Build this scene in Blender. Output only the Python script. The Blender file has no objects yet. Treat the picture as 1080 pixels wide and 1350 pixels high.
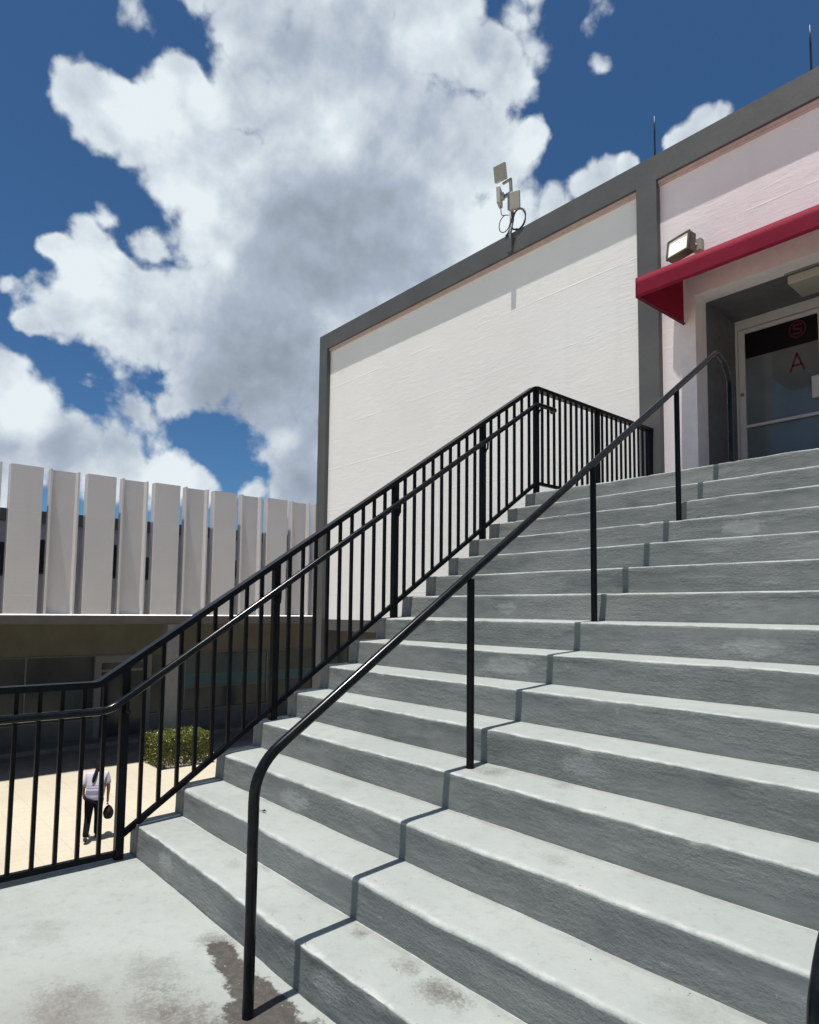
import bpy, bmesh, math, random
from mathutils import Vector, Matrix, noise
import numpy as np
R = math.radians
S = bpy.context.scene
COL = S.collection
random.seed(7)

# ------------------------------------------------------------------ camera
cam = bpy.data.cameras.new('camera')
cam.sensor_fit = 'VERTICAL'; cam.sensor_height = 24.0
cam.lens = 875.43 / 1350 * 24.0
cam.shift_y = 64.5 / 1350
cam.clip_start = 0.05; cam.clip_end = 2000
cob = bpy.data.objects.new('camera', cam); COL.objects.link(cob)
fwd = Vector((-0.75201147, 0.65478554, 0.07572743)); rgt = Vector((0.65727953, 0.75356116, 0.01136702)); upv = Vector((0.04962229, -0.05832222, 0.99706376))
M4 = Matrix((rgt, upv, -fwd)).transposed().to_4x4(); M4.translation = (3.9779, -1.3607, 1.3715)
cob.matrix_world = M4
S.camera = cob

# ------------------------------------------------------------------ sky, sun, exposure
SUN_EL = 80.5
world = bpy.data.worlds.new('World'); S.world = world; world.use_nodes = True
CLOUD_WHITE = [(-0.7834,0.1994,0.5887,0.0492,1.0), (-0.7898,0.1851,0.5848,0.0376,1.0), (-0.7389,0.2711,0.6169,0.034,1.0), (-0.7314,0.2957,0.6145,0.0329,1.0), (-0.7792,0.2593,0.5706,0.0723,1.0), (-0.794,0.2994,0.5291,0.0646,1.0), (-0.7922,0.3553,0.4962,0.0953,1.0), (-0.8692,0.2216,0.4419,0.0518,1.0), (-0.8773,0.1872,0.442,0.0293,1.0), (-0.8989,0.2099,0.3847,0.0657,1.0), (-0.9165,0.1805,0.3569,0.0302,0.9), (-0.8833,0.275,0.3796,0.1016,1.0), (-0.8349,0.3903,0.388,0.1447,1.0), (-0.8729,0.3659,0.3227,0.0721,1.0), (-0.7983,0.4899,0.3501,0.1294,1.0), (-0.835,0.4966,0.2369,0.0863,1.0), (-0.8439,0.4568,0.2815,0.0593,1.0), (-0.8356,0.5178,0.1837,0.0694,1.0), (-0.658,0.3225,0.6804,0.0787,1.0), (-0.677,0.2632,0.6873,0.0371,1.0), (-0.6265,0.4274,0.6518,0.164,1.0), (-0.5361,0.505,0.6764,0.0943,1.0), (-0.4975,0.5621,0.6607,0.0509,1.0), (-0.7169,0.4337,0.5458,0.1933,1.0), (-0.6084,0.548,0.5741,0.1505,1.0), (-0.541,0.5971,0.5923,0.0765,1.0), (-0.5069,0.6258,0.5928,0.0389,1.0), (-0.6182,0.614,0.4908,0.12,1.0), (-0.7237,0.5401,0.4295,0.1204,1.0), (-0.5687,0.6431,0.5128,0.0725,1.0), (-0.5095,0.68,0.5272,0.0373,0.7), (-0.4607,0.5872,0.6655,0.0353,0.5), (-0.4585,0.5637,0.6871,0.039,0.6), (-0.5218,0.4442,0.7283,0.1138,1.0), (-0.4377,0.5516,0.71,0.0299,0.7), (-0.696,0.5177,0.4975,0.1304,1.2), (-0.747,0.479,0.461,0.1225,1.2), (-0.6397,0.5775,0.5073,0.109,1.2), (-0.6578,0.5126,0.5518,0.1149,1.2), (-0.7958,0.4021,0.4527,0.1101,1.1), (-0.7704,0.242,0.5899,0.0408,1.0), (-0.7077,0.3354,0.6218,0.0555,1.2), (-0.6822,0.3362,0.6492,0.0447,1.1), (-0.7591,0.2737,0.5906,0.0587,1.2), (-0.7931,0.22,0.568,0.051,1.1), (-0.7444,0.3148,0.5889,0.0567,1.1), (-0.7344,0.2764,0.6199,0.0373,1.2), (-0.8727,0.251,0.4189,0.0554,1.1), (-0.877,0.2172,0.4286,0.0501,1.1), (-0.8445,0.2778,0.4578,0.046,0.8), (-0.5053,0.5779,0.6409,0.0591,1.1), (-0.8318,0.4487,0.3267,0.0962,1.1), (-0.9482,0.1442,0.2831,0.0423,1.0), (-0.9528,0.1762,0.2473,0.0625,1.0), (-0.952,0.2221,0.2106,0.0691,1.0), (-0.9409,0.282,0.1874,0.0785,1.0), (-0.922,0.3426,0.1806,0.0604,1.0), (-0.905,0.3874,0.1757,0.0404,1.0), (-0.9712,0.1531,0.1826,0.0868,1.0), (-0.9178,0.2962,0.2645,0.055,0.55), (-0.9015,0.331,0.2788,0.0324,0.7), (-0.9224,0.2427,0.3003,0.0284,0.4), (-0.8728,0.4577,0.1696,0.0329,0.7), (-0.8542,0.4908,0.1714,0.0399,0.9), (-0.9074,0.1437,0.3949,0.0202,0.45), (-0.8411,0.2384,0.4856,0.0262,0.4), (-0.4488,0.7008,0.5546,0.0354,1.0), (-0.4694,0.6947,0.5451,0.027,0.9), (-0.4163,0.7174,0.5585,0.019,0.9), (-0.3383,0.745,0.5749,0.0323,1.0), (-0.3572,0.7417,0.5677,0.0198,1.0), (-0.3176,0.7488,0.5818,0.019,0.9), (-0.3877,0.7562,0.5271,0.0434,0.9), (-0.4052,0.6463,0.6467,0.0206,0.3), (-0.3886,0.6136,0.6873,0.03,0.42), (-0.7247,0.2195,0.6531,0.03,0.22), (-0.2939,0.7925,0.5344,0.048,0.9), (-0.9718,0.0878,0.219,0.1212,1.0), (-0.9383,0.0932,0.3329,0.0414,0.6), (-0.9062,0.0425,0.4208,0.0457,0.8)]
CLOUD_GREY = [(-0.7379,0.4725,0.4818,0.1517,0.9), (-0.6797,0.5308,0.5063,0.1398,0.8), (-0.8229,0.4429,0.3558,0.1492,0.9), (-0.8622,0.4064,0.3024,0.1007,0.9), (-0.8077,0.5238,0.2705,0.0997,0.5), (-0.8313,0.5074,0.2268,0.0665,0.6), (-0.8406,0.5078,0.1887,0.0781,0.8), (-0.6631,0.5435,0.5147,0.1086,0.6), (-0.6518,0.3689,0.6627,0.0905,0.5), (-0.7121,0.3637,0.6005,0.0521,0.35), (-0.5964,0.45,0.6647,0.0748,0.38), (-0.6476,0.479,0.5926,0.0635,0.3), (-0.9571,0.2102,0.1994,0.0666,0.6), (-0.9353,0.279,0.2175,0.0598,0.5), (-0.9628,0.1714,0.2088,0.0458,0.5), (-0.9194,0.2918,0.2639,0.0447,0.5), (-0.861,0.3373,0.3807,0.0595,0.3), (-0.5906,0.5314,0.6073,0.0898,0.32), (-0.5442,0.5387,0.6432,0.0509,0.2), (-0.5941,0.6185,0.5142,0.0681,0.2), (-0.9748,0.1208,0.1877,0.0797,0.6)]
CLOUD_LIT = [(-0.7689,0.2549,0.5864,0.0668,0.8), (-0.7321,0.3037,0.6097,0.0417,0.6), (-0.7978,0.3163,0.5132,0.0594,0.7), (-0.8846,0.2183,0.4121,0.0589,0.7), (-0.8957,0.2413,0.3734,0.0466,0.4), (-0.8112,0.3657,0.4563,0.0289,0.5), (-0.6653,0.4562,0.591,0.0496,0.5), (-0.661,0.4297,0.6152,0.0392,0.4), (-0.5098,0.6264,0.5897,0.0444,0.7), (-0.5797,0.6327,0.5135,0.0678,0.7), (-0.7652,0.5186,0.3815,0.0637,0.35), (-0.8413,0.4811,0.2466,0.0382,0.5), (-0.9526,0.1717,0.2512,0.0548,0.7), (-0.9206,0.3476,0.1779,0.0627,0.7), (-0.5273,0.5215,0.6708,0.049,0.3)]

def build_world():
    nt = world.node_tree; nt.nodes.clear(); N = nt.nodes.new; Lk = nt.links.new
    out = N('ShaderNodeOutputWorld'); mix = N('ShaderNodeMixShader')
    bsky = N('ShaderNodeBackground'); bcl = N('ShaderNodeBackground')
    sky = N('ShaderNodeTexSky'); sky.sky_type = 'NISHITA'; sky.sun_disc = False
    sky.sun_elevation = R(SUN_EL); sky.sun_rotation = R(180); sky.air_density = 0.85; sky.dust_density = 0.35; sky.ozone_density = 4.0
    bsky.inputs['Strength'].default_value = 0.056
    tint = N('ShaderNodeMix'); tint.data_type = 'RGBA'; tint.blend_type = 'MULTIPLY'; tint.inputs[0].default_value = 1.0; tint.inputs[7].default_value = (0.56, 0.88, 1.06, 1); Lk(sky.outputs[0], tint.inputs[6]); Lk(tint.outputs[2], bsky.inputs['Color'])
    tc = N('ShaderNodeTexCoord'); D = tc.outputs['Generated']
    def math_(op, a, b=None, c=None, clamp=False):
        n = N('ShaderNodeMath'); n.operation = op; n.use_clamp = clamp
        for i, x in enumerate((a, b, c)):
            if x is None: continue
            if isinstance(x, (int, float)): n.inputs[i].default_value = x
            else: Lk(x, n.inputs[i])
        return n.outputs[0]
    def vmath(op, a, b=None, s=None):
        n = N('ShaderNodeVectorMath'); n.operation = op
        for i, x in enumerate((a, b)):
            if x is None: continue
            if isinstance(x, tuple): n.inputs[i].default_value = x
            else: Lk(x, n.inputs[i])
        if s is not None: n.inputs['Scale'].default_value = s
        return n
    def noise_(vec, scale, detail=4, rough=0.55):
        n = N('ShaderNodeTexNoise'); n.inputs['Scale'].default_value = scale; n.inputs['Detail'].default_value = detail; n.inputs['Roughness'].default_value = rough
        Lk(vec, n.inputs['Vector']); return n
    def rng(x, a, b, lo=0.0, hi=1.0, smooth=True):
        n = N('ShaderNodeMapRange'); n.interpolation_type = 'SMOOTHSTEP' if smooth else 'LINEAR'
        Lk(x, n.inputs[0]); n.inputs[1].default_value = a; n.inputs[2].default_value = b; n.inputs[3].default_value = lo; n.inputs[4].default_value = hi
        return n.outputs[0]
    def warp(vec, scale, amt, detail):
        n = noise_(vec, scale, detail)
        d = vmath('SUBTRACT', n.outputs['Color'], (0.5, 0.5, 0.5)).outputs[0]
        d = vmath('SCALE', d, None, amt).outputs[0]
        return vmath('ADD', vec, d).outputs[0]
    w1 = warp(D, 5.0, 0.045, 2); w2 = warp(w1, 24.0, 0.022, 4)
    def field(vec, blobs, smooth=0.25):
        acc = None
        for x, y, z, r, p in blobs:
            d = vmath('DISTANCE', vec, (x, y, z)).outputs['Value']
            v = math_('MULTIPLY_ADD', d, -p / (0.95 * r), p)
            if acc is None: acc = v
            else:
                n = N('ShaderNodeMath'); n.operation = 'SMOOTH_MAX'; n.inputs[2].default_value = smooth
                Lk(acc, n.inputs[0]); Lk(v, n.inputs[1]); acc = n.outputs[0]
        return acc
    F = field(w2, CLOUD_WHITE, 0.22)
    # broken cumulus over the unseen sky, thickened overhead to raise ambient light
    gen = noise_(D, 2.1, 5, 0.5).outputs['Fac']
    view = vmath('DOT_PRODUCT', D, (-0.7072, 0.4877, 0.5118)).outputs['Value']
    up = N('ShaderNodeSeparateXYZ'); Lk(D, up.inputs[0])
    gen = math_('MULTIPLY_ADD', up.outputs[2], 0.68, math_('MULTIPLY_ADD', gen, 3.0, -1.82)); gen = math_('SUBTRACT', gen, rng(view, 0.68, 0.80, 0.0, 4.0))
    F = math_('MAXIMUM', F, gen)
    fb = noise_(w1, 15.0, 12, 0.60).outputs['Fac']
    def puff(vec, scale):
        n = noise_(vec, scale, 3, 0.5).outputs['Fac']
        return math_('MULTIPLY_ADD', math_('ABSOLUTE', math_('SUBTRACT', n, 0.5)), 3.2, -0.30)
    pf = math_('ADD', puff(w1, 10.0), math_('MULTIPLY', puff(w1, 26.0), 0.5))
    dens = math_('MULTIPLY_ADD', math_('SUBTRACT', fb, 0.5), 0.80, F); dens = math_('MULTIPLY_ADD', pf, 0.42, dens)
    alpha = rng(dens, 0.08, 0.40)
    # brightness: sunlit billows, thicker parts grey underneath
    G = field(w1, CLOUD_GREY, 0.35); Gc = rng(G, 0.0, 0.75)
    Lf = field(w1, CLOUD_LIT, 0.2); Lc = rng(Lf, 0.0, 0.6)
    na = noise_(w1, 11.0, 9, 0.56).outputs['Fac']
    nb = noise_(vmath('ADD', w1, (0.006, -0.012, 0.018)).outputs[0], 11.0, 9, 0.56).outputs['Fac']
    rel = math_('MULTIPLY', math_('SUBTRACT', na, nb), 1.0); rel = math_('MULTIPLY_ADD', pf, 0.20, rel)
    body = rng(noise_(w1, 5.0, 5, 0.5).outputs['Fac'], 0.35, 0.7, -0.06, 0.06)
    edge = rng(dens, 0.1, 0.9, 0.10, 0.0)
    t = math_('MULTIPLY_ADD', Gc, -0.50, 0.77)
    t = math_('ADD', t, math_('MULTIPLY', Lc, 0.34)); t = math_('ADD', t, edge)
    t = math_('ADD', t, math_('ADD', rel, body), clamp=True)
    ramp = N('ShaderNodeValToRGB'); Lk(t, ramp.inputs[0]); e = ramp.color_ramp.elements
    e[0].position = 0.0; e[0].color = (0.190, 0.222, 0.268, 1)
    e[1].position = 1.0; e[1].color = (0.58, 0.635, 0.665, 1)
    k = ramp.color_ramp.elements.new(0.5); k.color = (0.305, 0.352, 0.425, 1)
    Lk(ramp.outputs[0], bcl.inputs['Color']); bcl.inputs['Strength'].default_value = 1.0
    hz = rng(up.outputs[2], -0.02, 0.02)
    Lk(math_('MULTIPLY', alpha, hz), mix.inputs[0])
    Lk(bsky.outputs[0], mix.inputs[1]); Lk(bcl.outputs[0], mix.inputs[2]); Lk(mix.outputs[0], out.inputs[0])
build_world()
world.cycles.sampling_method = 'MANUAL'; world.cycles.sample_map_resolution = 512

sun = bpy.data.lights.new('sun', 'SUN'); sun.energy = 5.0; sun.angle = R(0.53); sun.color = (1.0, 0.965, 0.91)
so = bpy.data.objects.new('sun', sun); COL.objects.link(so); so.rotation_euler = (R(90 - SUN_EL), R(1.9), 0); so.location = (0, -5, 30)

S.view_settings.view_transform = 'Standard'; S.view_settings.look = 'None'; S.view_settings.gamma = 1.0
S.view_settings.exposure = 0.45; S.view_settings.use_curve_mapping = False
S.render.engine = 'CYCLES'; S.cycles.use_denoising = True; S.cycles.max_bounces = 8; S.cycles.diffuse_bounces = 5
S.cycles.sample_clamp_indirect = 6.0

# ------------------------------------------------------------------ materials
class NM:
    """small node helper"""
    def __init__(self, name):
        self.m = bpy.data.materials.new(name); self.m.use_nodes = True
        self.t = self.m.node_tree; self.N = self.t.nodes; self.b = self.N['Principled BSDF']
        self._co = None
    def lk(self, a, b): self.t.links.new(a, b)
    def set(self, k, v):
        i = self.b.inputs[k]
        if isinstance(v, (int, float, tuple)): i.default_value = v if not (isinstance(v, tuple) and len(v) == 3) else (*v, 1)
        else: self.lk(v, i)
        return self
    @property
    def co(self):
        if self._co is None:
            g = self.N.new('ShaderNodeNewGeometry'); self._co = g.outputs['Position']
        return self._co
    def scale(self, v, s):
        n = self.N.new('ShaderNodeVectorMath'); n.operation = 'MULTIPLY'; n.inputs[1].default_value = s; self.lk(v, n.inputs[0]); return n.outputs[0]
    def noise(self, s, detail=4, rough=0.55, vec=None, out='Fac', dist=0.0):
        n = self.N.new('ShaderNodeTexNoise'); n.inputs['Scale'].default_value = 1.0 if isinstance(s, tuple) else s
        n.inputs['Detail'].default_value = detail; n.inputs['Roughness'].default_value = rough; n.inputs['Distortion'].default_value = dist
        v = vec if vec is not None else self.co
        if isinstance(s, tuple): v = self.scale(v, s)
        self.lk(v, n.inputs['Vector']); return n.outputs[out]
    def rng(self, x, a, b, lo=0.0, hi=1.0):
        n = self.N.new('ShaderNodeMapRange'); n.interpolation_type = 'SMOOTHSTEP'; self.lk(x, n.inputs[0])
        n.inputs[1].default_value = a; n.inputs[2].default_value = b; n.inputs[3].default_value = lo; n.inputs[4].default_value = hi; return n.outputs[0]
    def math(self, op, a, b=0.0, clamp=False):
        n = self.N.new('ShaderNodeMath'); n.operation = op; n.use_clamp = clamp
        for i, x in enumerate((a, b)):
            if isinstance(x, (int, float)): n.inputs[i].default_value = x
            else: self.lk(x, n.inputs[i])
        return n.outputs[0]
    def mix(self, f, a, b):
        n = self.N.new('ShaderNodeMix'); n.data_type = 'RGBA'
        for sock, x in ((n.inputs[0], f), (n.inputs[6], a), (n.inputs[7], b)):
            if isinstance(x, (int, float)): sock.default_value = x
            elif isinstance(x, tuple): sock.default_value = (*x, 1) if len(x) == 3 else x
            else: self.lk(x, sock)
        return n.outputs[2]
    def sep(self):
        n = self.N.new('ShaderNodeSeparateXYZ'); self.lk(self.co, n.inputs[0]); return n.outputs
    def dist(self, p, s=(1, 1, 1), vec=None):
        n = self.N.new('ShaderNodeVectorMath'); n.operation = 'DISTANCE'; v = self.scale(vec if vec is not None else self.co, s)
        self.lk(v, n.inputs[0]); n.inputs[1].default_value = tuple(a * b for a, b in zip(p, s)); return n.outputs['Value']
    def bump(self, h, strength=0.5, distance=0.01, prev=None):
        n = self.N.new('ShaderNodeBump'); n.inputs['Strength'].default_value = strength; n.inputs['Distance'].default_value = distance
        self.lk(h, n.inputs['Height'])
        if prev is not None: self.lk(prev, n.inputs['Normal'])
        self.lk(n.outputs[0], self.b.inputs['Normal']); return n.outputs[0]

def plain(name, col, rough=0.6, metal=0.0, var=0.12, nscale=9.0, bumpd=0.0, spec=0.5, ior=1.5):
    k = NM(name); n = k.noise(nscale, 5, 0.6)
    dk = tuple(c * (1 - var) for c in col); lt = tuple(min(1, c * (1 + var)) for c in col)
    k.set('Base Color', k.mix(k.rng(n, 0.3, 0.7), dk, lt)); k.set('Roughness', rough); k.set('Metallic', metal); k.set('Specular IOR Level', spec); k.set('IOR', ior)
    if bumpd: k.bump(k.noise(nscale * 9, 4), 0.5, bumpd)
    return k.m

PAINT = (0.205, 0.216, 0.208)
PALE = ((0.96, 0.50, 0.40, 0.15, 0.05), (1.55, 1.50, 1.08, 0.20, 0.055), (2.02, 0.0, 0.09, 0.10, 0.05), (2.35, 1.0, 0.75, 0.12, 0.04), (2.75, 1.745, 1.23, 0.14, 0.045), (0.55, 0.0, 0.09, 0.10, 0.05), (1.1, 2.0, 1.40, 0.1, 0.04), (2.3, 2.74, 1.9, 0.14, 0.05))
def concrete(name, kind):
    k = NM(name); x, y, z = k.sep()
    big = k.noise(1.3, 5, 0.6); fine = k.noise(34.0, 5, 0.65); mid = k.noise(6.5, 6, 0.65)
    c = k.mix(k.rng(big, 0.32, 0.68), (0.244, 0.262, 0.249), (0.280, 0.298, 0.284))
    c = k.mix(k.rng(mid, 0.52, 0.75, 0, 0.35), c, (0.24, 0.25, 0.238))
    if kind == 'riser':
        st = k.noise((3.0, 3.0, 52.0), 5, 0.62)
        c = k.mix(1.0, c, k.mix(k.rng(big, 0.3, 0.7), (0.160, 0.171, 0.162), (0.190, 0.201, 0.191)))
        c = k.mix(k.rng(st, 0.60, 0.76, 0, 0.15), c, (0.27, 0.28, 0.27))
        c = k.mix(k.rng(k.noise((3.5, 3.5, 1.2), 5, 0.65), 0.50, 0.72, 0, 0.30), c, (0.10, 0.108, 0.105))
        patch = k.noise((1.1, 1.0, 2.6), 3, 0.5)
        c = k.mix(k.rng(patch, 0.56, 0.62, 0, 0.30), c, (0.135, 0.148, 0.150))
        c = k.mix(k.rng(k.noise(17.0, 6, 0.7), 0.62, 0.70, 0, 0.5), c, (0.27, 0.27, 0.26))
        grit = k.noise((50.0, 50.0, 74.0), 5, 0.7)
        h = k.math('ADD', k.math('MULTIPLY', st, 0.45), grit)
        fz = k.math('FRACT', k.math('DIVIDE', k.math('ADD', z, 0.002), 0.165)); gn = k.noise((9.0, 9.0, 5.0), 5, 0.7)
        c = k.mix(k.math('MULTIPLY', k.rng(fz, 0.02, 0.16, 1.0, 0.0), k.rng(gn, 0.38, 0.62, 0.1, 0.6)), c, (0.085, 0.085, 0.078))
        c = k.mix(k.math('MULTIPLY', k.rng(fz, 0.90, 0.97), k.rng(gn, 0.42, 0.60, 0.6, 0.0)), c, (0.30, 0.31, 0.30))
        for (px, py, pz, sx, sz) in PALE:
            d = k.math('ADD', k.dist((px, py, pz), (1 / sx, 4.0, 1 / sz)), k.math('MULTIPLY', k.math('SUBTRACT', k.noise(20.0, 5, 0.7), 0.5), 1.6)); c = k.mix(k.rng(d, 1.1, 0.6, 0.0, 0.55), c, (0.31, 0.32, 0.31))
        area = k.rng(k.noise((1.6, 1.6, 5.0), 4, 0.6), 0.38, 0.62, 0.35, 1.3)
        h = k.math('MULTIPLY', h, area)
        lump = k.noise((16.0, 16.0, 19.0), 3, 0.5); h = k.math('ADD', h, k.math('MULTIPLY', lump, 0.3))
        fleck = k.rng(k.noise(75.0, 3, 0.6), 0.66, 0.74); c = k.mix(k.math('MULTIPLY', fleck, 0.45), c, (0.36, 0.36, 0.34))
        k.bump(h, 0.52, 0.0065)
    else:
        wn = k.noise((6.0, 14.0, 6.0), 6, 0.7)
        fr = k.math('FRACT', k.math('DIVIDE', k.math('ADD', y, 0.006), 0.2493))
        if kind == 'tread':
            wear = k.math('MULTIPLY', k.rng(fr, 0.02, 0.16, 1.0, 0.0), k.rng(wn, 0.40, 0.60)); c = k.mix(k.math('MULTIPLY', wear, 0.75), c, (0.40, 0.412, 0.40))
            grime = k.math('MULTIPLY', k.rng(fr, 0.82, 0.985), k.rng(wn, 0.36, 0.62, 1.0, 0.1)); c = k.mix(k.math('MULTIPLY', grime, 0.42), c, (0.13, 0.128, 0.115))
        mott = k.noise(15.0, 6, 0.7); c = k.mix(k.rng(mott, 0.50, 0.70, 0, 0.42), c, (0.190, 0.202, 0.190)); c = k.mix(k.rng(mott, 0.30, 0.44, 0.38, 0.0), c, (0.318, 0.334, 0.320))
        pit = k.noise(46.0, 2, 0.5); c = k.mix(k.rng(pit, 0.735, 0.76, 0, 0.75), c, (0.075, 0.073, 0.068))
        # small grey smudges and rubbed marks
        sm = k.noise((7.0, 15.0, 7.0), 6, 0.7); c = k.mix(k.rng(sm, 0.66, 0.80, 0, 0.55), c, (0.14, 0.144, 0.134))
        sc = k.noise((38.0, 9.0, 5.0), 4, 0.6); c = k.mix(k.rng(sc, 0.70, 0.78, 0, 0.45), c, (0.15, 0.15, 0.144))
        # brown trodden dirt near the foot of the handrail and on the lowest tread
        nz = k.noise(9.0, 8, 0.75); sp = k.noise(70.0, 4, 0.7); nb = k.noise(2.6, 5, 0.6)
        for (px, py, pz, r, amt) in ((1.66, -0.42, 0.0, 0.34, 1.0), (1.42, -0.66, 0.0, 0.34, 0.85), (1.36, -0.36, 0.0, 0.26, 0.55), (1.30, -0.07, 0.0, 0.20, 0.75), (1.80, -0.32, 0.0, 0.22, 0.9), (2.1, -0.6, 0.0, 0.5, 0.9), (0.75, -0.6, 0.0, 0.25, 0.25), (2.40, 0.17, 0.165, 0.17, 1.0), (2.22, 0.18, 0.165, 0.13, 0.75), (2.47, 0.19, 0.165, 0.08, 0.8), (1.93, 0.20, 0.165, 0.09, 0.9), (1.0, 0.15, 0.165, 0.12, 0.3), (2.5, 0.62, 0.495, 0.14, 0.35), (1.95, 0.90, 0.66, 0.20, 0.7), (2.3, 0.95, 0.66, 0.16, 0.45), (1.2, 0.66, 0.495, 0.16, 0.3), (3.1, 0.4, 0.33, 0.2, 0.3)):
            d = k.dist((px, py, pz), (1, 1.5, 3))
            f = k.math('SUBTRACT', k.rng(d, 0.0, r, 1.0, 0.0), k.math('ADD', k.rng(nz, 0.38, 0.66, 0.0, 0.48), k.rng(sp, 0.42, 0.62, 0.0, 0.30)), clamp=True)
            c = k.mix(k.math('MULTIPLY', f, amt), c, (0.072, 0.064, 0.054))
        if kind == 'landing':
            bd = k.dist((1.80, -0.80, 0.0), (1, 1.25, 1)); bf = k.math('MULTIPLY', k.rng(bd, 0.15, 0.95, 1.0, 0.0), k.rng(nb, 0.25, 0.65, 0.25, 1.0)); c = k.mix(k.math('MULTIPLY', bf, 0.62), c, (0.150, 0.138, 0.120))
            # bare patch where the paint has come off, ragged edge
            wob = k.math('MULTIPLY', k.math('SUBTRACT', k.noise(22.0, 8, 0.75), 0.5), 0.62)
            wob2 = k.math('MULTIPLY', k.math('SUBTRACT', nb, 0.5), 0.5)
            best = None
            for (px, py, sx, sy) in ((1.39, -0.085, 10.0, 18.0), (1.54, -0.108, 7.5, 17.0), (1.70, -0.125, 7.0, 13.0), (1.86, -0.165, 6.5, 8.6), (2.06, -0.21, 5.0, 6.2), (2.36, -0.29, 3.4, 4.5), (2.85, -0.31, 2.4, 4.0), (2.2, -0.42, 3.0, 4.0)):
                d = k.dist((px, py, 0.0), (sx, sy, 1))
                best = d if best is None else k.math('MINIMUM', best, d)
            e = k.math('ADD', best, k.math('ADD', k.math('MULTIPLY', wob, 2.2), wob2))
            bare = k.mix(k.rng(fine, 0.35, 0.68), (0.046, 0.041, 0.037), (0.068, 0.061, 0.055))
            bare = k.mix(k.rng(k.noise(60.0, 3), 0.66, 0.72, 0, 0.8), bare, (0.22, 0.21, 0.19))
            c = k.mix(k.rng(e, 1.10, 0.86), c, bare)
        grain = k.noise(95.0, 4, 0.7); c = k.mix(k.rng(grain, 0.60, 0.75, 0, 0.30), c, (0.17, 0.172, 0.163)); c = k.mix(k.rng(grain, 0.28, 0.40, 0.25, 0.0), c, (0.31, 0.32, 0.31))
        h = k.math('ADD', fine, k.math('MULTIPLY', mid, 1.5)); h = k.math('ADD', h, k.math('MULTIPLY', grain, 0.35))
        k.bump(h, 0.5, 0.007)
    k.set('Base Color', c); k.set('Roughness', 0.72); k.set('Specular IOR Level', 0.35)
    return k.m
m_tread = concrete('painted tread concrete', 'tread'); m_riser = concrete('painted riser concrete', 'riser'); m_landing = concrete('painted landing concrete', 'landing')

def wall_paint(name, col):
    k = NM(name)
    wob = k.noise(1.7, 4, 0.55, out='Color')
    v = k.N.new('ShaderNodeVectorMath'); v.operation = 'MULTIPLY_ADD'; k.lk(wob, v.inputs[0]); v.inputs[1].default_value = (0.15, 0.0, 0.10); k.lk(k.co, v.inputs[2])
    r1 = k.noise((4.2, 1.0, 23.0), 5, 0.6, vec=v.outputs[0], dist=0.5)
    r2 = k.noise((9.0, 9.0, 70.0), 4, 0.6)
    big = k.noise(0.6, 4, 0.5); st = k.noise((3.0, 3.0, 0.25), 5, 0.6)
    c = k.mix(k.rng(big, 0.3, 0.7), tuple(a * 0.95 for a in col), col)
    c = k.mix(k.rng(st, 0.55, 0.8, 0, 0.18), c, tuple(a * 0.78 for a in col))
    k.set('Base Color', c); k.set('Roughness', 0.75); k.set('Specular IOR Level', 0.3)
    x, y, z = k.sep()
    seam = k.math('ABSOLUTE', k.math('SUBTRACT', k.math('FRACT', k.math('ADD', k.math('MULTIPLY', z, 1.25), 0.4)), 0.5))
    sh = k.math('MULTIPLY', k.rng(seam, 0.0, 0.02, 1.0, 0.0), k.rng(k.noise((0.8, 1, 4), 3), 0.42, 0.55))
    r1 = k.math('MULTIPLY', r1, k.rng(k.noise((0.9, 1, 1.6), 4, 0.6), 0.35, 0.65, 0.35, 1.0))
    h = k.math('ADD', k.math('ADD', r1, k.math('MULTIPLY', r2, 0.35)), k.math('MULTIPLY', sh, 0.35))
    k.bump(h, 0.36, 0.009)
    return k.m
m_white = wall_paint('white textured wall paint', (0.80, 0.785, 0.765))
m_pale = wall_paint('pale pinkish wall paint', (0.80, 0.722, 0.732))
m_trim = plain('smooth pale trim paint', (0.72, 0.66, 0.665), 0.5, var=0.05, bumpd=0.002)
m_band = plain('dark grey trim paint', (0.080, 0.080, 0.079), 0.6, var=0.10, nscale=2.0, bumpd=0.003)
m_pink = plain('salmon ledge paint', (0.50, 0.395, 0.38), 0.6, var=0.06)
m_black = plain('black rail paint', (0.006, 0.007, 0.008), 0.38, var=0.3, nscale=14, spec=0.4, ior=1.22)
m_blackr = plain('black rail paint worn', (0.006, 0.007, 0.008), 0.20, var=0.4, nscale=20, spec=0.5, ior=1.28)
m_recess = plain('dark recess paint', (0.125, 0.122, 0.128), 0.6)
m_frame = plain('pale aluminium frame', (0.50, 0.48, 0.48), 0.42, 0.0, 0.05)
m_metal = plain('grey metal', (0.22, 0.22, 0.21), 0.45, 0.6)
m_bronze = plain('bronze housing', (0.09, 0.075, 0.055), 0.5, 0.3)
m_beigeplastic = plain('weathered plastic', (0.34, 0.33, 0.27), 0.55, var=0.03, nscale=3)
m_cable = plain('black cable', (0.012, 0.012, 0.016), 0.5)
m_fin = wall_paint('fin panel paint', (0.57, 0.545, 0.54))
m_finwhite = plain('white sill paint', (0.80, 0.79, 0.77), 0.6, var=0.05)
m_lav = plain('lilac grey wall', (0.50, 0.485, 0.52), 0.7, var=0.08, nscale=1.5)
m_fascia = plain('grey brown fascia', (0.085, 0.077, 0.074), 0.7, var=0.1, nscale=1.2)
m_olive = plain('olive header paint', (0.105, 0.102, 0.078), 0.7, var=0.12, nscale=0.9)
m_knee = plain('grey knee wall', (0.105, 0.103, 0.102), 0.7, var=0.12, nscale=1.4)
m_col = plain('grey column paint', (0.15, 0.147, 0.150), 0.6, var=0.08)
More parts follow.
